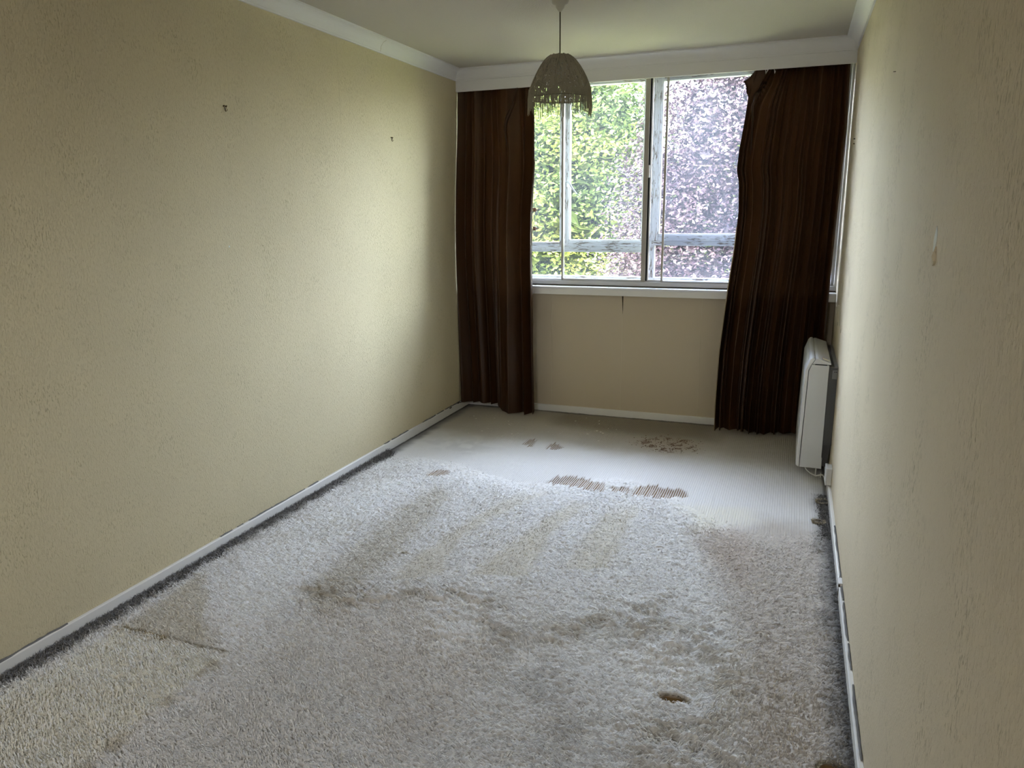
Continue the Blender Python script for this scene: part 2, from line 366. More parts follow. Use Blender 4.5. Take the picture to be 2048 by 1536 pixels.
# ------------------------------------------------------------------ outer old timber window (window_2)
YO = 5.20
w2 = bpy.data.objects.new('window_2', None); COL.objects.link(w2); struct(w2, 'old outer timber window with flaking white paint')
MB().box(0, W, YO, YO+.07, .925, .985).build('bottom_rail', m_old_h, w2, .003)
MB().box(0, W, YO, YO+.07, 2.31, 2.36).build('head', m_old_h, w2)
MB().box(0, .045, YO, YO+.07, .985, 2.31).build('jamb', m_old_v, w2)
MB().box(W-.03, W, YO, YO+.07, .985, 2.31).build('jamb', m_old_v, w2)
MB().box(1.320, 1.355, YO, YO+.07, .985, 2.31).build('post', m_old_v, w2, .003)
MB().box(.045, 1.320, YO+.005, YO+.06, 1.157, 1.172).box(.045, 1.320, YO, YO+.065, 1.172, 1.200).build('transom', m_old_h, w2, .002)
MB().box(1.355, W-.03, YO, YO+.065, 1.205, 1.238).build('transom', m_old_h, w2, .002)
MB().box(.690, .722, YO, YO+.065, 1.20, 2.31).build('post', m_old_v, w2, .002)
MB().box(.045, .690, YO+.01, YO+.05, 1.200, 1.226).build('glazing_bead', m_old_h, w2, .002)
def casement(x0, x1, z0, z1, w):
    c = bpy.data.objects.new('casement', None); COL.objects.link(c); c.parent = w2
    MB().box(x0, x0+w, YO-.006, YO+.045, z0, z1).build('stile', m_old_v, c, .003)
    MB().box(x1-w, x1, YO-.006, YO+.045, z0, z1).build('stile', m_old_v, c, .003)
    MB().box(x0+w, x1-w, YO-.006, YO+.045, z0, z0+w).build('bottom_rail', m_old_h, c, .003)
    MB().box(x0+w, x1-w, YO-.006, YO+.045, z1-w, z1).build('top_rail', m_old_h, c)
    MB().box(x0+w, x0+w+.008, YO+.002, YO+.04, z0+w, z1-w).box(x1-w-.008, x1-w, YO+.002, YO+.04, z0+w, z1-w).box(x0+w, x1-w, YO+.002, YO+.04, z0+w, z0+w+.008).build('putty', m_gloss_white, c)
    MB().box(x0+w, x1-w, YO+.018, YO+.021, z0+w, z1-w).build('pane', m_glass_old, c); return c
ca = casement(.722, 1.320, 1.202, 2.31, .034)
cb = casement(1.355, W-.03, 1.238, 2.31, .040)
MB().box(.045, .690, YO+.02, YO+.023, 1.226, 2.31).build('pane', m_glass_old, w2)
MB().box(.045, 1.320, YO+.02, YO+.023, .985, 1.157).build('pane', m_glass_old, w2)
MB().box(1.355, W-.03, YO+.02, YO+.023, .985, 1.205).build('pane', m_glass_old, w2)
MB().box(1.355, 1.375, YO+.005, YO+.05, .985, 1.205).build('glazing_bead', m_old_v, w2)
# cockspur fastener with its arm hanging down to the right
MB().box(.728, .752, YO-.016, YO-.006, 1.61, 1.675).build('fastener_plate', m_old_v, ca, .002)
MB().tube([(.728, YO-.022, 1.632), (.745, YO-.026, 1.640), (.765, YO-.026, 1.648)], .006, 8).tube([(.762, YO-.03, 1.650), (.785, YO-.034, 1.612), (.805, YO-.036, 1.585), (.828, YO-.03, 1.560)], [.007, .008, .006, .003], 8).build('fastener_arm', mat('painted_iron', (.50, .52, .55), .4, .5), ca, smooth=True)

# ------------------------------------------------------------------ carpet
BP = dict(
 bandA=[(0.60,2.13),(0.74,2.06),(0.79,2.44),(0.75,2.88),(0.72,3.27),(0.57,3.33),(0.55,3.00),(0.59,2.44)],
 stripeA=[(0.87,2.33),(1.03,2.46),(0.97,2.76),(1.04,3.10),(1.18,3.47),(1.04,3.46),(0.93,3.00),(0.87,2.59)],
 stripeB=[(1.14,2.49),(1.38,2.55),(1.34,2.91),(1.42,3.37),(1.31,3.37),(1.20,2.82)],
 stripeC=[(1.50,2.67),(1.66,2.73),(1.65,3.13),(1.68,3.46),(1.57,3.46),(1.50,3.14)],
 ridge1=[(0.55,2.16),(0.72,2.28),(0.97,2.37),(1.19,2.36),(1.34,2.35),(1.39,2.28),(1.16,2.29),(0.96,2.18),(0.74,2.05)],
 ridge2=[(1.30,2.21),(1.48,2.24),(1.72,2.38),(1.92,2.60),(2.11,2.38),(2.16,2.18),(2.10,2.13),(1.97,2.29),(1.75,2.23),(1.56,2.15),(1.45,2.08)],
 ridge3=[(2.06,2.18),(2.19,2.17),(2.18,1.92),(2.25,1.76),(1.98,1.66),(1.98,1.84),(2.09,1.90)],
 dark1=[(1.45,2.08),(1.59,2.07),(1.72,1.92),(1.85,1.73),(1.76,1.66),(1.61,1.78),(1.51,1.95)],
 right=[(1.99,3.09),(2.24,3.52),(2.50,3.44),(2.54,2.16),(2.53,1.2),(2.27,1.3),(2.21,2.32),(2.11,2.71)],
 pink=[(1.93,3.23),(2.14,3.37),(2.24,3.07),(2.20,2.74),(2.05,2.91)],
 cream=[(1.86,3.52),(2.17,3.60),(2.22,3.46),(1.97,3.25)],
 leftb=[(0.12,1.72),(0.12,1.96),(0.11,2.13),(0.28,1.98),(0.55,1.72)],
 rect=[(0.12,1.70),(0.59,1.71),(0.60,1.46),(0.62,1.0),(0.33,0.5),(0.11,0.5)],
 bright=[(0.26,2.05),(0.14,2.60),(0.24,3.34),(0.42,3.40),(0.47,3.04),(0.49,2.41),(0.60,2.13),(0.56,1.76)],
 swirl=[(1.10,2.23),(1.26,2.33),(1.38,2.05),(1.27,1.98)],
 swirl2=[(1.85,2.19),(1.99,2.27),(2.11,2.08),(1.98,1.96)],
 wdirt=[(0.71,5.1),(1.86,5.1),(1.90,4.68),(1.58,4.63),(1.15,4.64),(0.81,4.74)],
 wdirt2=[(0.13,4.08),(0.44,4.27),(0.61,4.06),(0.46,3.92)],
 debris=[(1.42,4.46),(1.57,4.71),(1.77,4.63),(1.81,4.43),(1.66,4.33),(1.50,4.38)])
BARE = [[(0.44,3.49),(0.45,3.58),(0.48,3.62),(0.57,3.59),(0.55,3.54),(0.50,3.49)], [(0.75,4.23),(0.76,4.34),(0.81,4.33),(0.83,4.17)],
        [(0.92,4.20),(0.92,4.31),(0.97,4.30),(1.02,4.23),(0.98,4.18)], [(1.11,3.61),(1.13,3.73),(1.23,3.76),(1.32,3.73),(1.42,3.68),(1.44,3.56),(1.31,3.58),(1.19,3.60)],
        [(1.58,3.57),(1.58,3.71),(1.67,3.77),(1.77,3.75),(1.84,3.75),(1.86,3.67),(1.75,3.59),(1.66,3.57)], [(1.45,3.65),(1.56,3.67),(1.57,3.58),(1.48,3.58)]]
HOLES = [(2.04, 1.985, .045, .022), (2.478, 1.835, .040, .030), (2.48, 3.53, .028, .022), (.803, 2.577, .016, .010), (2.505, 3.80, .03, .03)]
LIGHT = np.array((.83, .82, .81)); BEIGE = np.array((.58, .53, .42)); MAUVE = np.array((.56, .51, .46)); CRM = np.array((.90, .87, .77))
GREY = np.array((.17, .165, .16)); OLIVE = np.array((.33, .28, .18)); BROWN = np.array((.30, .19, .09)); DIRT = np.array((.27, .225, .16))
def mixc(c, col, t): return c*(1-t[:, None]) + col*t[:, None]
def carpet_color(x, y):
    wx = x+.05*(fbm(x*9, y*9, 1)-.5)+.02*(fbm(x*60, y*60, 7)-.5); wy = y+.08*(fbm(x*8+5, y*8, 2)-.5)+.03*(fbm(x*60, y*60, 9)-.5)
    P = lambda k, s=.03: inpoly(wx, wy, BP[k], s)
    c = np.repeat(LIGHT[None], len(x), 0)
    n = fbm(x*2.2, y*1.6, 4); c = mixc(c, MAUVE*1.1, .35*sstep(.45, .75, n)*sstep(2.6, 2.0, y)+.05)
    c = mixc(c, np.array((.55, .54, .53)), .4*sstep(2.1, 1.55, y)*sstep(.55, .9, x))
    c = mixc(c, MAUVE, .85*P('right', .10)); c = mixc(c, np.array((.54, .46, .40)), .5*P('pink', .08))
    for k in ('bandA',): c = mixc(c, BEIGE*.9, .50*P(k, .06))
    for k in ('stripeA', 'stripeB', 'stripeC'): c = mixc(c, BEIGE, .50*P(k, .03))
    c = mixc(c, BEIGE, .62*P('leftb', .03))
    cl = sstep(.42, .62, fbm(x*11, y*11, 12))
    c = mixc(c, OLIVE, .28*P('ridge1', .08)*cl); c = mixc(c, OLIVE, .28*P('ridge2', .10)*cl); c = mixc(c, OLIVE*1.1, .40*P('ridge3', .10)*cl)
    c = mixc(c, GREY*1.8, .40*P('dark1', .16)*sstep(.3, .6, fbm(x*9, y*9, 19))); c = mixc(c, LIGHT*1.12, .8*P('bright', .06)); c = mixc(c, LIGHT*1.1, .7*P('swirl', .05)); c = mixc(c, LIGHT*1.1, .7*P('swirl2', .05))
    c = mixc(c, LIGHT*1.08, .7*sstep(3.25, 3.5, wy)*sstep(4.15, 3.95, wy)*sstep(.4, .6, wx)*sstep(2.3, 2.0, wx)); c = mixc(c, CRM, .8*P('cream', .08))
    c = mixc(c, CRM, .9*P('rect', .035)*sstep(.3, .6, fbm(x*7, y*7, 15)+.25))
    c = mixc(c, OLIVE*.75, .8*inpoly(wx, y, [(.13, 1.716), (.60, 1.716), (.60, 1.726), (.13, 1.726)], .005)); c = mixc(c, OLIVE*1.2, .5*inpoly(wx, wy, [(.585, 1.7), (.625, 1.7), (.66, 1.0), (.61, 1.0)], .015)*sstep(.4, .6, fbm(x*20, y*20, 18)))
    # trodden dirt by the window and under the curtains
    c = mixc(c, np.array((.42, .36, .26)), .75*sstep(4.1, 4.5, wy+.25*(fbm(x*3, y*3, 21)-.5)))
    c = mixc(c, DIRT, .75*P('wdirt', .12)); c = mixc(c, GREY*1.7, .22*P('wdirt2', .14)*sstep(.4, .6, fbm(x*14, y*14, 22)))
    c = mixc(c, np.array((.50, .40, .28)), .45*P('debris', .08)); c = mixc(c, np.array((.16, .09, .05)), .8*P('debris', .04)*sstep(.60, .66, fbm(x*40, y*30, 23)))
    # grey lint along the skirtings
    e = np.minimum(x-.01, W-.01-x); e2 = D-.02-y; ed = sstep(.10, .03, e+.05*(fbm(x*6, y*14, 25)-.5)); wl = np.where(x < 1, .85, .72*sstep(4.4, 3.6, y))
    c = mixc(c, GREY, ed*wl); c = mixc(c, GREY*.5, .8*sstep(.032, .014, e)); c = mixc(c, GREY*.8, .75*sstep(.05, .02, e2+.03*(fbm(x*20, y*0, 27)-.5)))
    return np.clip(c, 0, .9)
def bare(x, y):
    m = np.zeros(len(x)); jy = y+.05*(vnoise(np.floor(x/.0115)*1.0, y*0, 31)-.5)
    for p in BARE: m = np.maximum(m, inpoly(x, jy, p, .012))
    return m
def hole(x, y):
    m = np.zeros(len(x))
    for hx, hy, rx, ry in HOLES:
        d = np.hypot((x-hx)/rx, (y-hy)/ry)+.5*(fbm(x*45, y*45, 33)-.5); m = np.maximum(m, sstep(1.25, .75, d))
    return m
WORN = lambda x, y: sstep(-.20, .20, y-(3.62-.25*sstep(1.5, 2.2, x)+.10*np.sin(x*5)+.12*(fbm(x*4, y*4, 41)-.5)))
RIB = .0115
def base_height(x, y):
    w = WORN(x, y); rib = np.cos(2*np.pi*x/RIB)*.5+.5
    h = .004*(fbm(x*6, y*6, 42)-.5)+.003*(fbm(x*40, y*40, 43)-.5)+w*(.0015*rib+.0015*(fbm(x*160, y*90, 44)-.5))
    return h-.004*bare(x, y)-.006*hole(x, y)+.003
xs = np.arange(BT, W-BT+.001, .00288); ys = np.arange(3.30, D-BT, .013)
X, Y = np.meshgrid(xs, ys, indexing='ij'); x = X.ravel(); y = Y.ravel()
def base_color(x, y):
    c = carpet_color(x, y); b = bare(x, y); rib = np.cos(2*np.pi*x/RIB)*.5+.5
    c = mixc(c, np.array((.20, .12, .055)), b*sstep(.9, .35, rib*.8+.2*fbm(x*30, y*30, 46)))
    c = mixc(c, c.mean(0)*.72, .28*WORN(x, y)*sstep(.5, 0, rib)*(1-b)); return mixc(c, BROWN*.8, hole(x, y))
carpet = thing('carpet', 'worn pale grey shag carpet covering the whole floor, with bare brown patches', 'carpet', (0, 0, 0))
V = np.stack([x, y, base_height(x, y)], 1)
npmesh('worn_carpet', V, grid_faces(len(xs), len(ys)), m_carpet, carpet, True, base_color(x, y))
def pile_height(x, y):
    """combed shag: wavy ridges of yarn, mostly across the room, rougher where it has been scuffed up"""
    wx = x+.030*(fbm(x*7, y*7, 61)-.5)+.012*(fbm(x*24, y*24, 62)-.5); wy = y+.050*(fbm(x*6, y*6, 63)-.5)+.016*(fbm(x*22, y*26, 64)-.5)
    P = lambda k, s=.03: inpoly(x, y, BP[k], s)
    ridge = np.maximum.reduce([P('ridge1', .08), P('ridge2', .11), P('ridge3', .12)])*sstep(.25, .6, fbm(x*8, y*8, 70)); stripe = np.maximum.reduce([P('stripeA'), P('stripeB'), P('stripeC')])
    swirl = np.maximum(P('swirl', .08), P('swirl2', .06)); right = P('right', .12); rect = P('rect', .012)
    a = fbm(wx*75, wy*175, 65, 2); b = fbm(wx*170, wy*300, 66, 2); c = fbm(wx*30, wy*48, 67, 2)
    yar = 1-np.abs(a*2-1)*1.6; big = sstep(.35, .68, c)
    amp = .85-.40*stripe-.25*right+.45*ridge+.3*swirl
    h = amp*(.0090*yar+.0050*b+.0075*(c-.5)+ridge*.016*(big-.3)+swirl*.006*(big-.5)) + .006*(fbm(x*5, y*4, 68)-.5)
    # cut edge of the cleaner patch by the left wall
    h = h-.005*rect
    h = h*(1-hole(x, y))*(1-.9*bare(x, y)); w = WORN(x, y); e = np.minimum(x-BT, W-BT-x)
    return (h+.008)*(1-w)+w*(base_height(x, y)-.004)-.006*hole(x, y)+.003*sstep(.05, .0, e)*(fbm(x*60, y*60, 69)-.3), yar, amp
ya = [1.0]
while ya[-1] < 3.86: ya.append(ya[-1]+.0032+.0014*max(0, ya[-1]-1.4))
xs2 = np.arange(BT, W-BT+.001, .0042); ys2 = np.array(ya)
X, Y = np.meshgrid(xs2, ys2, indexing='ij'); x = X.ravel(); y = Y.ravel()
hz, yar, amp_ = pile_height(x, y); cc = carpet_color(x, y); cc = mixc(cc, cc*np.array((.58, .53, .45)), .85*sstep(.55, .0, yar)*np.clip(amp_, .3, 1.2)/1.2)  # olive roots, darkened further to put shade between tufts into the colour
hm = hole(x, y); cc = mixc(cc, BROWN*.8, hm); cc = mixc(cc, np.array((.20, .12, .055)), bare(x, y)*sstep(.9, .35, (np.cos(2*np.pi*x/RIB)*.5+.5)*.8+.1))
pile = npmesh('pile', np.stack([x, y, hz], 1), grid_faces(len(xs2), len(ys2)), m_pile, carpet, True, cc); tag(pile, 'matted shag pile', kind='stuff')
X, Y = np.meshgrid(np.linspace(BT, W-BT, 60), np.linspace(Y0, 1.0, 60), indexing='ij'); x = X.ravel(); y = Y.ravel()
npmesh('pile_edge', np.stack([x, y, .006+0*x], 1), grid_faces(60, 60), m_pile, carpet, True, carpet_color(x, y))['kind'] = 'stuff'
# the yarn ends lying over the pile, combed in drifting directions
def yarn():
    n = 170000; r = np.random.default_rng(91); x = BT+.004+(W-2*BT-.008)*r.random(n); y = 1.02+2.75*r.random(n)**1.35
    k = (WORN(x, y) < .02+.9*r.random(n)) & (hole(x, y) < .3) & (bare(x, y) < .3); x = x[k]; y = y[k]; n = len(x)
    st = np.maximum.reduce([inpoly(x, y, BP[q], .02) for q in ('stripeA', 'stripeB', 'stripeC')]); rg = np.maximum.reduce([inpoly(x, y, BP[q], .1) for q in ('ridge1', 'ridge2', 'ridge3')])
    rc = inpoly(x, y, BP['rect'], .01)
    a = .35+2.6*(fbm(x*1.7, y*1.5, 92)-.5)+2.4*(fbm(x*9, y*9, 94)-.5)*(.4+rg)+1.3*(vnoise(x*40, y*40, 96)-.5)+.5*r.normal(0, 1, n)*.5+np.pi*(r.random(n) < .5)
    l = (.009+.010*r.random(n))*(1+.5*rg-.4*st); up = l*(.12+.35*r.random(n)**2+.5*rc*r.random(n)); hz = pile_height(x, y)[0]
    w = .0009+.0008*r.random(n); px, py = -np.sin(a)*w, np.cos(a)*w; a2 = a+.9*(r.random(n)-.5); m = .55
    mx, my = np.cos(a)*l*m, np.sin(a)*l*m; ex, ey = mx+np.cos(a2)*l*(1-m), my+np.sin(a2)*l*(1-m); cl = lambda q: np.clip(q, BT+.0005, W-BT-.0005)
    z0 = hz-.0012; z1 = hz+up+.0012; z2 = hz+up*.4
    V = np.stack([np.stack([cl(x-px), y-py, z0], 1), np.stack([cl(x+px), y+py, z0], 1), np.stack([cl(x+mx+px), y+my+py, z1], 1), np.stack([cl(x+mx-px), y+my-py, z1], 1), np.stack([cl(x+ex), y+ey, z2], 1)], 1)
    F = (np.arange(n)[:, None, None]*5+np.array([[0, 1, 2], [0, 2, 3], [3, 2, 4]])[None]).reshape(-1, 3)
    c = np.clip(carpet_color(x, y)*(1.03+.62*(r.random((n, 1))-.55)), 0, .92)
    npmesh('yarn_ends', V.reshape(-1, 3), F, m_pile, carpet, False, np.repeat(c, 5, 0))['kind'] = 'stuff'
yarn()
# dust fluff and frayed yarn pushed up against the skirtings
def strands(name, n, xf, yf, h, col, par, seed, lay=.5):
    r = np.random.default_rng(seed); x = xf(r, n); y = yf(r, n); a = r.random(n)*6.283; l = h*(.5+r.random(n)); up = (1-lay*r.random(n))*l
    w = .0009+.0008*r.random(n); px, py = -np.sin(a)*w, np.cos(a)*w; mx, my = np.cos(a)*l*.35, np.sin(a)*l*.35; a2 = a+1.5*(r.random(n)-.5)
    ex, ey = mx+np.cos(a2)*l*.5, my+np.sin(a2)*l*.5; z = np.full(n, .003); cl = lambda q: np.clip(q, BT+.0005, W-BT-.0005)
    V = np.stack([np.stack([cl(x-px), y-py, z], 1), np.stack([cl(x+px), y+py, z], 1), np.stack([cl(x+mx+px), y+my+py, z+up*.75], 1), np.stack([cl(x+mx-px), y+my-py, z+up*.75], 1), np.stack([cl(x+ex), y+ey, z+up], 1)], 1)
    F = (np.arange(n)[:, None, None]*5+np.array([[0, 1, 2], [0, 2, 3], [3, 2, 4]])[None]).reshape(-1, 3)
    cc = np.array(col)*(0.5+r.random((n, 1))); o = npmesh(name, V.reshape(-1, 3), F, m_pile, par, True, np.repeat(cc, 5, 0)); o['kind'] = 'stuff'; return o
strands('lint', 26000, lambda r, n: BT+.004+np.abs(r.normal(0, .028, n)), lambda r, n: .9+2.9*r.random(n)**1.3, .020, (.22, .215, .21), carpet, 61)
strands('lint', 12000, lambda r, n: W-BT-.004-np.abs(r.normal(0, .020, n)), lambda r, n: 1.5+2.4*r.random(n), .010, (.17, .165, .16), carpet, 62)
strands('frayed_edge', 1600, lambda r, n: .12+.22*r.random(n), lambda r, n: 1.716+.005*r.normal(0, 1, n), .014, (.50, .42, .28), carpet, 63, .6)
strands('frayed_hole_edge', 2200, lambda r, n: np.repeat([h[0] for h in HOLES], n//5)+np.repeat([h[2] for h in HOLES], n//5)*np.cos(np.linspace(0, 6.28*5, n)), lambda r, n: np.repeat([h[1] for h in HOLES], n//5)+np.repeat([h[3] for h in HOLES], n//5)*np.sin(np.linspace(0, 6.28*5, n)), .010, (.45, .40, .30), carpet, 64)
for hx, hy, rx, ry in HOLES[:2]:
    MB().lathe([(rx*.8, 0), (rx*.9, .0015), (rx*.5, .002)], (hx, hy, .0005), 14).build('hole_underlay', mat('bare_underlay', (.28, .18, .08), .9, .05), carpet)
# flakes of plaster and crumbs scattered under the window
m_crumb = mat('brown_crumb', (.14, .08, .045), .9, .05); m_flake = mat('white_flake', (.70, .66, .58), .8, .1)
crumbs = MB(); flakes = MB()
def chip(mb, x, y, s):
    a = random.random()*6.28; z = .0065; pts = [(x+s*math.cos(a+t)*(.6+.6*random.random()), y+s*math.sin(a+t)*(.6+.6*random.random())) for t in (0, 1.5, 3, 4.6)]
    mb.prism(pts, 2, z, z+s*.35)
for i in range(200): t = random.random()*6.28; q = random.gauss(.75, .3); chip(crumbs, 1.62+.19*q*math.cos(t), 4.50+.14*q*math.sin(t), .002+.0035*random.random())
for i in range(60): chip(flakes, random.uniform(.15, 1.28), random.uniform(4.3, 4.95), .002+.005*random.random()**2)
for x_, y_ in ((1.16, 4.62), (1.18, 4.60), (1.09, 4.55), (1.13, 4.64), (.2, 4.72), (.24, 4.66)): chip(flakes, x_, y_, .009)
o = crumbs.build('brown_crumbs', m_crumb); tag(o, 'scatter of brown crumbs on the carpet near the right curtain', 'debris', kind='stuff')
o = flakes.build('plaster_flakes', m_flake); tag(o, 'small pale plaster flakes on the dirty carpet below the window', 'debris', kind='stuff')

# ------------------------------------------------------------------ curtains
def curtain(name, label, xl, xr, ztop, zhem, yc, amp, phase, NU=420, NV=110, warp=None):
    u = np.linspace(0, 1, NU)[:, None]; v = np.linspace(0, 1, NV)[None, :]
    zt = ztop; zb_ = zhem(u)*np.ones_like(v); z = zt+(zb_-zt)*v
    x0 = xl(z); x1 = xr(z); uu = u+(warp(u, z) if warp is not None else 0)
    ph = phase(uu, v); A = amp(uu, z); s = 1-2*np.abs(np.sin(ph*.5))**.85; s = s*(.5+.8*vnoise(uu*11+3, z*.7, 77))
    y = yc(u, z)+A*s; x = x0+(x1-x0)*u + A*.35*np.sin(ph)*np.sin(np.pi*u)**.3
    y = y+.0018*(vnoise(u*9+z*0, z*2, 71)-.5)*2
    x = np.clip(x, .0015, W-.008)
    V = np.stack([x, y, z], 2).reshape(-1, 3)
    o = npmesh('cloth', V, grid_faces(NU, NV), m_curtain, None, True); return o, V.reshape(NU, NV, 3)
def itp(z, tab):
    zz = [t[0] for t in tab][::-1]; xx = [t[1] for t in tab][::-1]; return np.interp(z, zz, xx)
# cumulative fold phase from a list of relative fold widths
def fold_phase(widths):
    c = np.concatenate([[0], np.cumsum(widths)]); c = c/c[-1]; ph = np.arange(len(c))*2*np.pi; ph[0] = np.pi; ph[-1] -= np.pi
    return lambda u: np.interp(u, c, ph)+np.where(u > 1, (u-1)*80, 0)
fpL = fold_phase([.9, .8, 1.5, 1.0, .8, 3.0, 1.1, .6])
flapL = lambda u: sstep(.50, .56, u)*sstep(1.02, .97, u)
ampL = lambda u, z: (.017+.015*sstep(2.25, 1.6, z))*(1+.4*flapL(u))
ycL = lambda u, z: 5.020-.012*sstep(2.3, 2.1, z)-.066*sstep(2.15, 1.1, z)-flapL(u)*(.022*sstep(2.25, 1.9, z)+.040*sstep(2.1, .1, z))
left = thing('curtain', 'narrow left brown satin curtain hanging in folds beside the left wall', 'curtain', (.3, 5.0, 0), 'brown satin curtains at the window')
cl_, VL = curtain('curtain', '', lambda z: itp(z, [(2.3, .0), (1.0, .003), (0, .018)]), lambda z: itp(z, [(2.3, .568), (1.75, .592), (1.45, .582), (.9, .592), (.45, .596), (0, .604)]),
    2.33, lambda u: .052-.038*flapL(u), ycL, ampL, lambda u, v: fpL(u)+.5*np.sin(3*v+u*5), warp=lambda u, z: .05*sstep(1.85, 2.2, z)*sstep(.45, .6, u)*sstep(.9, .7, u)-.02*sstep(1.2, .2, z))
put(cl_, left)
fpR = fold_phase([.5, .6, 2.2, .7, .6, 1.6, .8, 1.5, 1.0, 1.7, 1.0, 1.3, .9])
leadR = lambda u: sstep(.62, .45, u)
ampR = lambda u, z: (.018+.014*sstep(2.25, 1.6, z)+.006*leadR(u)*sstep(2.25, 1.3, z))*(1+.25*np.sin(u*23))
ycR = lambda u, z: 5.022-.012*sstep(2.3, 2.1, z)-.068*sstep(2.15, 1.1, z)-leadR(u)*(.012*sstep(2.25, 1.9, z)+.038*sstep(2.0, .2, z))
right = thing('curtain', 'wide right brown satin curtain hanging behind the white heater', 'curtain', (2.2, 5.0, 0), 'brown satin curtains at the window')
cr_, VR = curtain('curtain', '', lambda z: itp(z, [(2.33, 2.00), (2.24, 1.975), (2.13, 1.955), (2.0, 1.945), (1.8, 1.922), (1.68, 1.915), (1.6, 1.933), (1.43, 1.942), (1.2, 1.930), (.95, 1.905), (.74, 1.890), (.54, 1.875), (.2, 1.868), (0, 1.872)]),
    lambda z: itp(z, [(2.33, 2.512), (1.9, 2.520), (1.3, 2.505), (.95, 2.500), (0, 2.495)]), 2.33, lambda u: .022+.008*np.sin(u*9), ycR, ampR,
    lambda u, v: fpR(u)+.45*np.sin(4*v+u*7), NU=560, warp=lambda u, z: -.13*sstep(2.02, 2.24, z)*sstep(.5, .1, u)+.03*sstep(1.4, .1, z)*np.sin(np.pi*np.clip(u, 0, 1)))
put(cr_, right)
def hem(V, name, par, row_off=.0):
    """doubled cloth along the foot of a curtain"""
    a = V[:, -5:, :].copy(); a[:, :, 1] -= .0025; n1, n2 = a.shape[:2]
    npmesh(name, a.reshape(-1, 3), grid_faces(n1, n2), m_curtain, par, True)
hem(VL, 'hem', left); hem(VR, 'hem', right)
def edge_strip(V, i, par, w, dy=-.002, z0=0, z1=3):
    e = V[i]; k = (e[:, 2] > z0) & (e[:, 2] < z1); e = e[k]; nn = len(e)
    a = np.stack([e+np.array((-w/2, dy, 0)), e+np.array((w/2, dy-.002, 0)), e+np.array((w/2, .004, 0)), e+np.array((-w/2, .004, 0))], 1)
    npmesh('turned_edge', a.reshape(-1, 3), grid_faces(nn, 4), m_lining, par, True)
edge_strip(VR, 0, right, .005, z0=0, z1=1.35); edge_strip(VL, -1, left, .003, z0=1.2, z1=1.8)
# loose top corner of the right curtain that has dropped off its hooks
nu, nv = 14, 12; pts = []
for i in range(nu):
    for j in range(nv):
        s, t = i/(nu-1), j/(nv-1)
        a = Vector((2.005, 5.004, 2.275)).lerp(Vector((1.958, 4.995, 2.10)), t); tip = Vector((1.913, 4.975, 2.198))
        p = a.lerp(tip, s*(1-abs(t-.42)*1.15 if t > .42 else 1-abs(t-.42)*1.7)); p.y -= .010*math.sin(s*5+t*3); pts.append(p)
npmesh('loose_corner', np.array([tuple(p) for p in pts]), grid_faces(nu, nv), m_curtain, right, True)
# twisted scoop of cloth below the second hook
sc = MB(); 
for k, off in enumerate((0, .014)):
    sc.tube([(2.085-off, 4.992, 2.262), (2.050-off, 4.985, 2.20), (2.010-off*.6, 4.975, 2.12), (1.985+off*.3, 4.965, 2.05), (1.988+off*.3, 4.965, 1.97), (1.990, 4.970, 1.80), (1.985, 4.972, 1.4), (1.975, 4.972, .9)], [.004, .010, .011, .010, .007, .006, .005, .002], 10)
sc.build('gathered_fold', m_curtain, right, smooth=True)
sc = MB(); sc.tube([(.455, 4.99, 2.262), (.43, 4.975, 2.16), (.385, 4.962, 2.06), (.372, 4.958, 2.0), (.392, 4.958, 1.85), (.41, 4.955, 1.5), (.425, 4.95, 1.0)], [.004, .012, .013, .012, .010, .007, .002], 10)
sc.build('gathered_fold', m_curtain, left, smooth=True)
# rail with hooks
rail = thing('curtain_rail', 'white curtain rail hidden behind the pelmet board', 'rail', (W/2, 5.03, 2.34))
MB().box(.01, W-.01, 5.012, 5.030, 2.375, 2.387).build('track', m_hookwhite, rail)
MB().box(.01, W-.01, 5.018, 5.024, 2.387, H).build('bracket', m_hookwhite, rail)
for x_ in (2.045, 2.06, 2.095): MB().tube([(x_, 5.01, 2.345), (x_-.004, 5.0, 2.28), (x_+.003, 4.998, 2.235), (x_+.006, 4.999, 2.25)], .0018, 6).build('hook', m_hookwhite, right)
MB().prism([(2.050, 2.30), (2.062, 2.30), (2.055, 2.232)], 1, 5.0, 5.003).build('glider', m_hookwhite, right)

# ------------------------------------------------------------------ pendant lamp
LX, LY = 1.185, 3.588
lamp = thing('pendant_lamp', 'ceiling pendant with brownish crochet dome shade and long fringe', 'lamp', (LX, LY, H))
MB().lathe([(.0005, -.055), (.006, -.054), (.012, -.046), (.020, -.036), (.022, -.026), (.036, -.020), (.040, -.010), (.041, 0)], (LX, LY, H), 32).build('ceiling_rose', m_rose, lamp, smooth=True)
MB().tube([(LX, LY, H-.05), (LX, LY, 2.10)], .0032, 8).build('cord', m_cord, lamp)
MB().lathe([(.012, 2.06-H), (.020, 2.07-H), (.020, 2.12-H), (.012, 2.135-H)], (LX, LY, H), 20).build('bulb_holder', m_rose, lamp)
ZT, ZB, RM = 2.158, 1.965, .149
def dome_r(t):   # t 0 at the top, 1 at the rim
    return np.interp(t, [0, .03, .12, .26, .4, .52, .66, .8, 1.0], [.044, .055, .074, .095, .112, .124, .136, .145, .149])
NA, NT = 480, 150
th = np.linspace(0, 2*np.pi, NA, endpoint=False)[:, None]; t = np.linspace(0, 1, NT)[None, :]
rib = np.abs(np.cos(th*6)); rr = dome_r(t)*(1-.010*(1-rib)**2)+.0006*np.sin(t*300)*np.sin(th*160)
V = np.stack([LX+rr*np.cos(th), LY+rr*np.sin(th), (ZT+(ZB-ZT)*t)*np.ones_like(th)], 2).reshape(-1, 3)
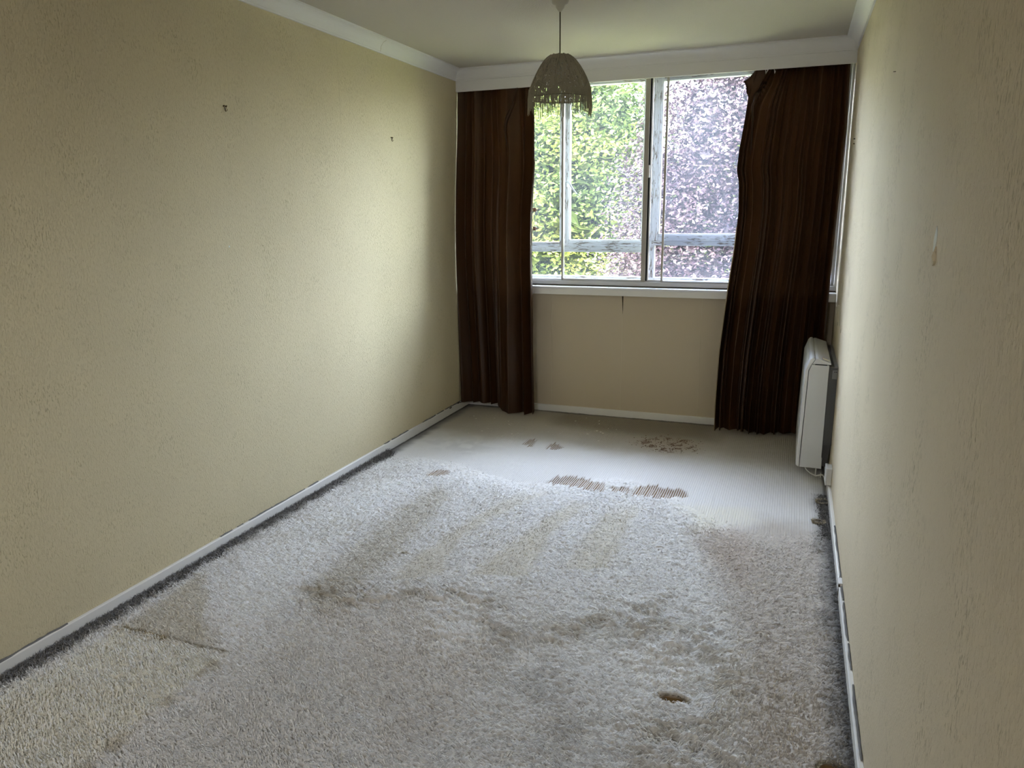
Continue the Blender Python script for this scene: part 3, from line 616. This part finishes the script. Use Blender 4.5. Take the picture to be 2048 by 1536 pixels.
i = (np.arange(NA)[:, None]*NT+np.arange(NT-1)[None, :]); j = ((np.arange(NA)+1) % NA)[:, None]*NT+np.arange(NT-1)[None, :]
F = np.stack([i, j, j+1, i+1], 2).reshape(-1, 4)
# openwork: holes between the crossing threads, more towards the rim, none on the bands
tt = np.broadcast_to(t[:, :-1], (NA, NT-1)); aa = np.broadcast_to(th, (NA, NT-1)); a12 = np.abs(((aa*12/(2*np.pi)) % 1)-.5)*2
g = fbm(aa*26, tt*19, 81, 3); g2 = fbm(aa*9, tt*7, 84, 2)
swag = np.abs(tt-(.86-.20*np.abs(((aa*6/(2*np.pi)) % 1)-.5)*2)) < .025
open_ = (g > .585-.14*tt-.3*(g2-.45)) & (a12 < .86) & ~swag & (tt > .12) & (tt < .97)
fine = ((np.arange(NA)[:, None] % 6 < 4) & (np.arange(NT-1)[None, :] % 6 < 4)) 
open_ &= fine | (g > .66)
shade = npmesh('lamp_shade', V, F[~open_.ravel()], m_lace, lamp, True)
# inner lining net, a little smaller, dense
rr2 = dome_r(t)*.985; V2 = np.stack([LX+rr2*np.cos(th), LY+rr2*np.sin(th), (ZT+(ZB-ZT)*t)*np.ones_like(th)], 2).reshape(-1, 3)
g3 = fbm(aa*30+9, tt*24, 87, 2); op2 = (g3 > .50-.18*tt) & (tt > .1); npmesh('lining_net', V2, F[~op2.ravel()], m_lace, shade, True)
rim = MB().tube([(LX+RM*math.cos(a), LY+RM*math.sin(a), ZB) for a in np.linspace(0, 2*math.pi, 65)], .0022, 6, False).build('rim_wire', mat('dark_wire', (.06, .055, .04), .5, .3), shade)
MB().tube([(LX+.045*math.cos(a), LY+.045*math.sin(a), ZT-.004) for a in np.linspace(0, 2*math.pi, 33)], .003, 6, False).build('top_ring', m_lace, shade)
for k in range(12):
    a = 2*math.pi*(k+.5)/12-.1
    MB().tube([(LX+(dome_r(q)+.001)*math.cos(a), LY+(dome_r(q)+.001)*math.sin(a), ZT+(ZB-ZT)*q) for q in np.linspace(0, 1, 16)], [.0032]*16, 6).build('rib', m_lace, shade)
for k in range(6):
    a0 = 2*math.pi*k/6; P2 = []
    for q in np.linspace(0, 1, 13):
        a = a0+q*2*math.pi/6; tq = .86-.22*abs(q-.5)*2; P2.append((LX+(dome_r(tq)+.0025)*math.cos(a), LY+(dome_r(tq)+.0025)*math.sin(a), ZT+(ZB-ZT)*tq))
    MB().tube(P2, .0028, 6).build('braid', m_lace, shade)
fr = MB(); n_f = 210
for k in range(n_f):
    a = 2*math.pi*k/n_f+random.uniform(-.006, .006); q = (a*6/(2*math.pi)) % 1; tq = .86-.22*abs(q-.5)*2
    r0 = float(dome_r(tq))+.003; z0 = ZT+(ZB-ZT)*tq; ln = .052+.028*(1-abs(q-.5)*2); z1 = ZB-.074+.034*abs(q-.5)*2-.004*random.random()-(.010 if random.random() < .2 else 0)
    if random.random() < .12: z1 += random.uniform(0, .035)
    r1 = RM+.0035; j = random.uniform(-.002, .002)
    fr.tube([(LX+r0*math.cos(a), LY+r0*math.sin(a), z0), (LX+r1*math.cos(a), LY+r1*math.sin(a), min(z0-.004, ZB)), (LX+(r1+j)*math.cos(a+j*6), LY+(r1+j)*math.sin(a+j*6), z1)], .0011, 4, False)
o = fr.build('fringe', m_lace, shade); o['kind'] = 'stuff'

# ------------------------------------------------------------------ heater
ha, hb = 4.171, 4.885          # near and far end
ht = thing('electric_heater', 'white slimline electric storage heater on the right wall', 'heater', (2.47, 4.53, 0.05))
MB().prism([(2.392, .056), (2.402, .598), (2.414, .632), (2.500, .632), (2.500, .056)][::-1], 1, ha, hb).build('body', m_heater, ht, .002)
MB().prism([(2.372, .070), (2.376, .062), (2.389, .056), (2.399, .600), (2.414, .634), (2.430, .662), (2.424, .668), (2.414, .668), (2.403, .655), (2.383, .598)][::-1], 1, ha-.001, hb+.001).build('front_panel', m_heater_top, ht, .003)
MB().prism([(2.416, .635), (2.433, .664), (2.444, .664), (2.507, .644), (2.509, .635)][::-1], 1, ha-.001, hb+.001).build('top_cover', m_heater_top, ht, .003)
MB().box(2.430, 2.489, ha-.0015, ha+.004, .6305, .6345).build('vent_slot', m_rubber, ht)
# outlet grille let into the sloped front edge
gr = MB().prism([(2.3895, .612), (2.3915, .611), (2.4035, .6465), (2.4015, .6475)], 1, ha+.09, hb-.06).build('outlet_grille', m_grille, ht)
for k in range(22):
    yy = ha+.10+k*(hb-ha-.17)/22; MB().prism([(2.388, .612), (2.3895, .611), (2.4015, .6475), (2.400, .6485)], 1, yy, yy+.005).build('louvre', m_heater, gr)
MB().prism([(2.4655, .6592), (2.4655, .6602), (2.505, .6475), (2.505, .6465)], 1, ha+.02, ha+.072).build('paper_label', m_label, ht)
MB().box(2.4645, 2.4655, ha+.02, ha+.072, .6560, .6604).build('label_edge', m_dark_gap, ht)
bk = MB().box(2.501, 2.543, ha+.004, hb-.02, .192, .622).build('back_housing', m_backbox, ht, .001)
MB().prism([(2.501, .192), (2.543, .192), (2.531, .062), (2.503, .062)], 1, ha+.03, ha+.07).build('wall_bracket', m_backbox, ht)
MB().prism([(2.501, .192), (2.543, .192), (2.531, .062), (2.503, .062)], 1, hb-.12, hb-.08).build('wall_bracket', m_backbox, ht)
MB().box(2.526, 2.544, ha-.004, hb-.01, .6205, .6265).build('wall_rail', m_backrail, ht, .0008)
MB().box(2.517, 2.5425, ha, ha+.004, .560, .608).build('fixing_tab', m_backrail, ht, .001)
for x_ in (2.529, 2.537): MB().tube([(x_, ha-.0005, .598), (x_, ha+.004, .598)], .0028, 8).build('screw_hole', m_rubber, ht)
MB().box(2.4985, 2.5035, ha-.002, ha+.012, .056, .118).build('clip', m_heater, ht, .001)
MB().tube([(2.479, ha+.02, .06), (2.4785, ha+.012, .03), (2.477, ha+.004, .006)], .0034, 8).build('drain_tube', m_cable, ht)
MB().tube([(2.42, ha+.02, .06), (2.43, ha-.005, .045), (2.452, ha-.02, .030), (2.478, ha-.03, .024), (2.500, ha-.022, .028), (2.513, ha-.03, .033), (2.525, ha-.08, .028)], .0032, 8).build('flex', m_cable, ht, smooth=True)
MB().tube([(2.5035, ha-.022, .040), (2.5035, ha-.022, .014)], .0018, 6).build('cable_clip', m_plastic, ht)
fs = thing('fused_spur', 'white plastic fused spur box on the skirting beside the heater', 'switch', (2.53, 3.95, .1))
MB().box(2.520, 2.544, 3.905, 3.99, .0585, .148).build('back_box', m_plastic, fs, .003)
MB().box(2.513, 2.521, 3.903, 3.992, .0585, .150).build('face_plate', m_gloss_white, fs, .002)
MB().box(2.510, 2.514, 3.935, 3.96, .075, .09).build('rocker', m_gloss_white, fs, .001)

# ------------------------------------------------------------------ hooks, nails and marks on the walls
def hook(y, z, s, label):
    t = thing('picture_hook', label, 'hook', (0, y, z), 'brass picture hooks left on the left wall')
    for d in (-1, 1): MB().tube([(.0005, y+d*.0065*s, z+.007*s), (.007, y+d*.0065*s, z+.009*s)], .0030*s, 8).build('pin_head', m_brass, t)
    MB().tube([(.004, y-.0065*s, z+.006*s), (.003, y-.002*s, z-.008*s), (.0045, y+.001*s, z-.014*s), (.010, y+.003*s, z-.010*s), (.011, y+.005*s, z-.004*s)], .0012*s, 6).tube([(.004, y+.0065*s, z+.006*s), (.003, y+.003*s, z-.006*s), (.004, y+.001*s, z-.014*s)], .0012*s, 6).build('wire', m_brass, t)
    MB().tube([(-.001, y+.004, z-.001), (.0008, y+.004, z-.001)], .006*s, 12).build('bare_spot', m_seam, t)
hook(2.653, 1.878, 1.0, 'nearer double-pinned picture hook high on the left wall')
hook(4.053, 1.870, 1.0, 'farther double-pinned picture hook near the left curtain')
def stud(name, x, y, z, r, label, cat, m=m_brass, l=.006):
    s = MB().tube([(x+.002, y, z), (x-l, y, z), (x-l-.001, y, z)], [r*.5, r*.5, r], 8).build(name, m); return tag(s, label, cat)
stud('nail', W, 2.743, 1.855, .0022, 'small dark nail high on the right wall', 'nail')
t = thing('picture_hook', 'small picture hook on the right wall beside the curtain', 'hook', (W, 4.498, 1.789))
for z_ in (1.80, 1.775): MB().tube([(W, 4.498, z_), (W-.008, 4.498, z_)], .003, 8).build('pin_head', m_brass, t)
for y_, z_, lb in ((4.55, .804, 'dark wall plug hole in the right wall above the heater, nearer the window'), (4.233, .809, 'dark wall plug hole in the right wall above the near end of the heater')):
    tag(MB().box(W-.0015, W+.001, y_-.012, y_+.012, z_-.009, z_+.009).build('plug_hole', m_seam), lb, 'hole')
MB().tube([(W-.0005, 4.62, .90), (W-.0005, 4.42, .838), (W-.0005, 4.36, .82)], .0012, 4).build('scratch', m_seam, wall_right)
# torn patch where the wallpaper has lifted
tp = thing('torn_wallpaper', 'ragged torn strip of lifted wallpaper on the right wall', 'wallpaper', (W, 1.66, 1.367))
def ragged(y, z, hy, hz, x, seed):
    r = random.Random(seed); p = []
    for k in range(14):
        a = 2*math.pi*k/14; p.append((y+hy*math.cos(a)*r.uniform(.5, 1), z+hz*math.sin(a)*r.uniform(.75, 1)))
    mb = MB(); nn = len(p); mb.add([(W-x, y, z)]+[(W-x*r.uniform(.1, .6), a, b) for a, b in p]+[(W+.001, a, b) for a, b in p], [(0, 1+k, 1+(k+1) % nn) for k in range(nn)]+[(1+k, 1+nn+k, 1+nn+(k+1) % nn, 1+(k+1) % nn) for k in range(nn)]); return mb
ragged(1.665, 1.375, .014, .030, .004, 1).build('bare_plaster', m_plaster, tp)
ragged(1.650, 1.345, .012, .022, .007, 2).build('lifted_paper', m_wall_right, tp)
tag(MB().prism([(2.598, 1.305), (2.606, 1.303), (2.604, 1.313)], 0, 0, .001).build('paint_chip', m_plaster), 'tiny white chip in the middle of the left wall', 'chip')

# ------------------------------------------------------------------ outside: lawn and trees
gnd = struct(MB().box(-60, 60, D+1.5, 90, -9.6, -9).build('ground', m_lawn), 'lawn below the window', 'lawn')
def tree(name, label, c, rad, nleaf, size, cols, mleaf, seed, trunk=.22, lump=.55, group='trees outside the window', front=True, droop=.3):
    r = np.random.default_rng(seed); t = thing(name, label, 'tree', (c[0], c[1], -9), group)
    nb = nleaf//26; d = r.normal(size=(nb, 3)); d /= np.linalg.norm(d, axis=1)[:, None]
    if front: d[:, 1] = np.where(r.random(nb) < .75, -np.abs(d[:, 1]), d[:, 1])
    q = (.45+.55*r.random(nb)**.45)
    lum = 1+lump*(vnoise(d[:, 0]*2.6+9, d[:, 2]*2.6+d[:, 1]*2, seed)-.5)
    cc = np.array(c)+d*np.array(rad)*(q*lum)[:, None]
    k = r.integers(0, nb, nleaf); p = cc[k]+r.normal(size=(nleaf, 3))*np.array((.20, .20, .11))
    a = r.normal(size=(nleaf, 3)); a[:, 2] = a[:, 2]*.5-droop; a /= np.linalg.norm(a, axis=1)[:, None]
    b = np.cross(a, r.normal(size=(nleaf, 3))+np.array((0, 0, 1.2))); b /= np.linalg.norm(b, axis=1)[:, None]; nn = np.cross(a, b)
    s = size*(.6+.8*r.random(nleaf))[:, None]
    ni = nleaf//14; inner = r.random(ni)**.5*.90; d2 = r.normal(size=(ni, 3)); d2 /= np.linalg.norm(d2, axis=1)[:, None]   # oversized dark leaves added inside the crown to block sky gaps
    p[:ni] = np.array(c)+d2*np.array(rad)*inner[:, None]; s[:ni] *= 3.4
    V = np.stack([p-a*s, p+b*s*.55+nn*s*.12, p+a*s, p-b*s*.55+nn*s*.12], 1).reshape(-1, 3)
    i4 = np.arange(nleaf)[:, None, None]*4; F = (i4+np.array([[0, 1, 2], [0, 2, 3]])[None]).reshape(-1, 3)
    pick = r.random(nleaf); tone = vnoise(cc[k][:, 0]*1.1+40, cc[k][:, 2]*1.1+40, seed+3); cols = np.array(cols)
    w = np.clip(tone*.9+pick*.5-.2, 0, .999)*(len(cols)-1); i0 = w.astype(int); fr_ = (w-i0)[:, None]
    col = cols[i0]*(1-fr_)+cols[np.minimum(i0+1, len(cols)-1)]*fr_; col = col*(.8+.4*r.random((nleaf, 1)))
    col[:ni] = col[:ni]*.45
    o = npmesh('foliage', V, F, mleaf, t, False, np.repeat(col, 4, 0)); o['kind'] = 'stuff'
    tr = MB(); top = c[2]+rad[2]*.5
    tr.tube([(c[0]+.1*math.sin(z*.8), c[1]+.1*math.cos(z), z) for z in np.linspace(-9, top, 14)], [trunk*(1-.8*i/13) for i in range(14)], 10)
    tr.build('trunk', m_bark, t, smooth=True)
    for kk in range(16):
        e = cc[int(r.integers(0, nb))]; z0 = min(top-.2, max(-6, float(e[2])-.9*random.uniform(.4, 1.4)))
        s0 = Vector((c[0]+.1*math.sin(z0*.8), c[1]+.1*math.cos(z0), z0)); ev = Vector([float(v) for v in e]); mid = s0.lerp(ev, .5)+Vector((0, 0, .25))
        MB().tube([s0, s0.lerp(mid, .5), mid, mid.lerp(ev, .55), ev], [.07, .055, .04, .025, .008], 6).build('branch', m_bark, t, smooth=True)
    return t
GREENS = [(.024, .040, .014), (.038, .060, .016), (.055, .082, .018), (.08, .105, .022), (.13, .14, .03)]
BEECH = [(.010, .009, .015), (.015, .011, .017), (.021, .013, .018), (.033, .022, .025), (.022, .026, .019)]
tree('broadleaf_tree', 'bright green broadleaf tree behind the left panes', (-3.9, 18.6, .0), (4.3, 2.6, 5.4), 185000, .060, GREENS, m_leaf, 201)
tree('copper_beech', 'purple copper beech tree behind the right panes', (2.5, 12.4, -.6), (3.15, 1.9, 5.9), 240000, .033, BEECH, m_leaf_beech, 202, lump=.4)
tree('background_tree', 'green tree standing between and behind the two nearer trees', (1.5, 27.5, -1.0), (4.0, 2.5, 5.2), 30000, .2, GREENS[:4], m_leaf, 203)
tree('background_tree', 'far green tree at the left edge of the window view', (-9.0, 27.0, -.5), (3.8, 2.6, 5.6), 30000, .2, GREENS[:4], m_leaf, 204)
tree('background_tree', 'far green tree hidden behind the copper beech', (11.8, 27.0, -.5), (3.8, 2.6, 5.6), 30000, .2, GREENS[:4], m_leaf, 205)
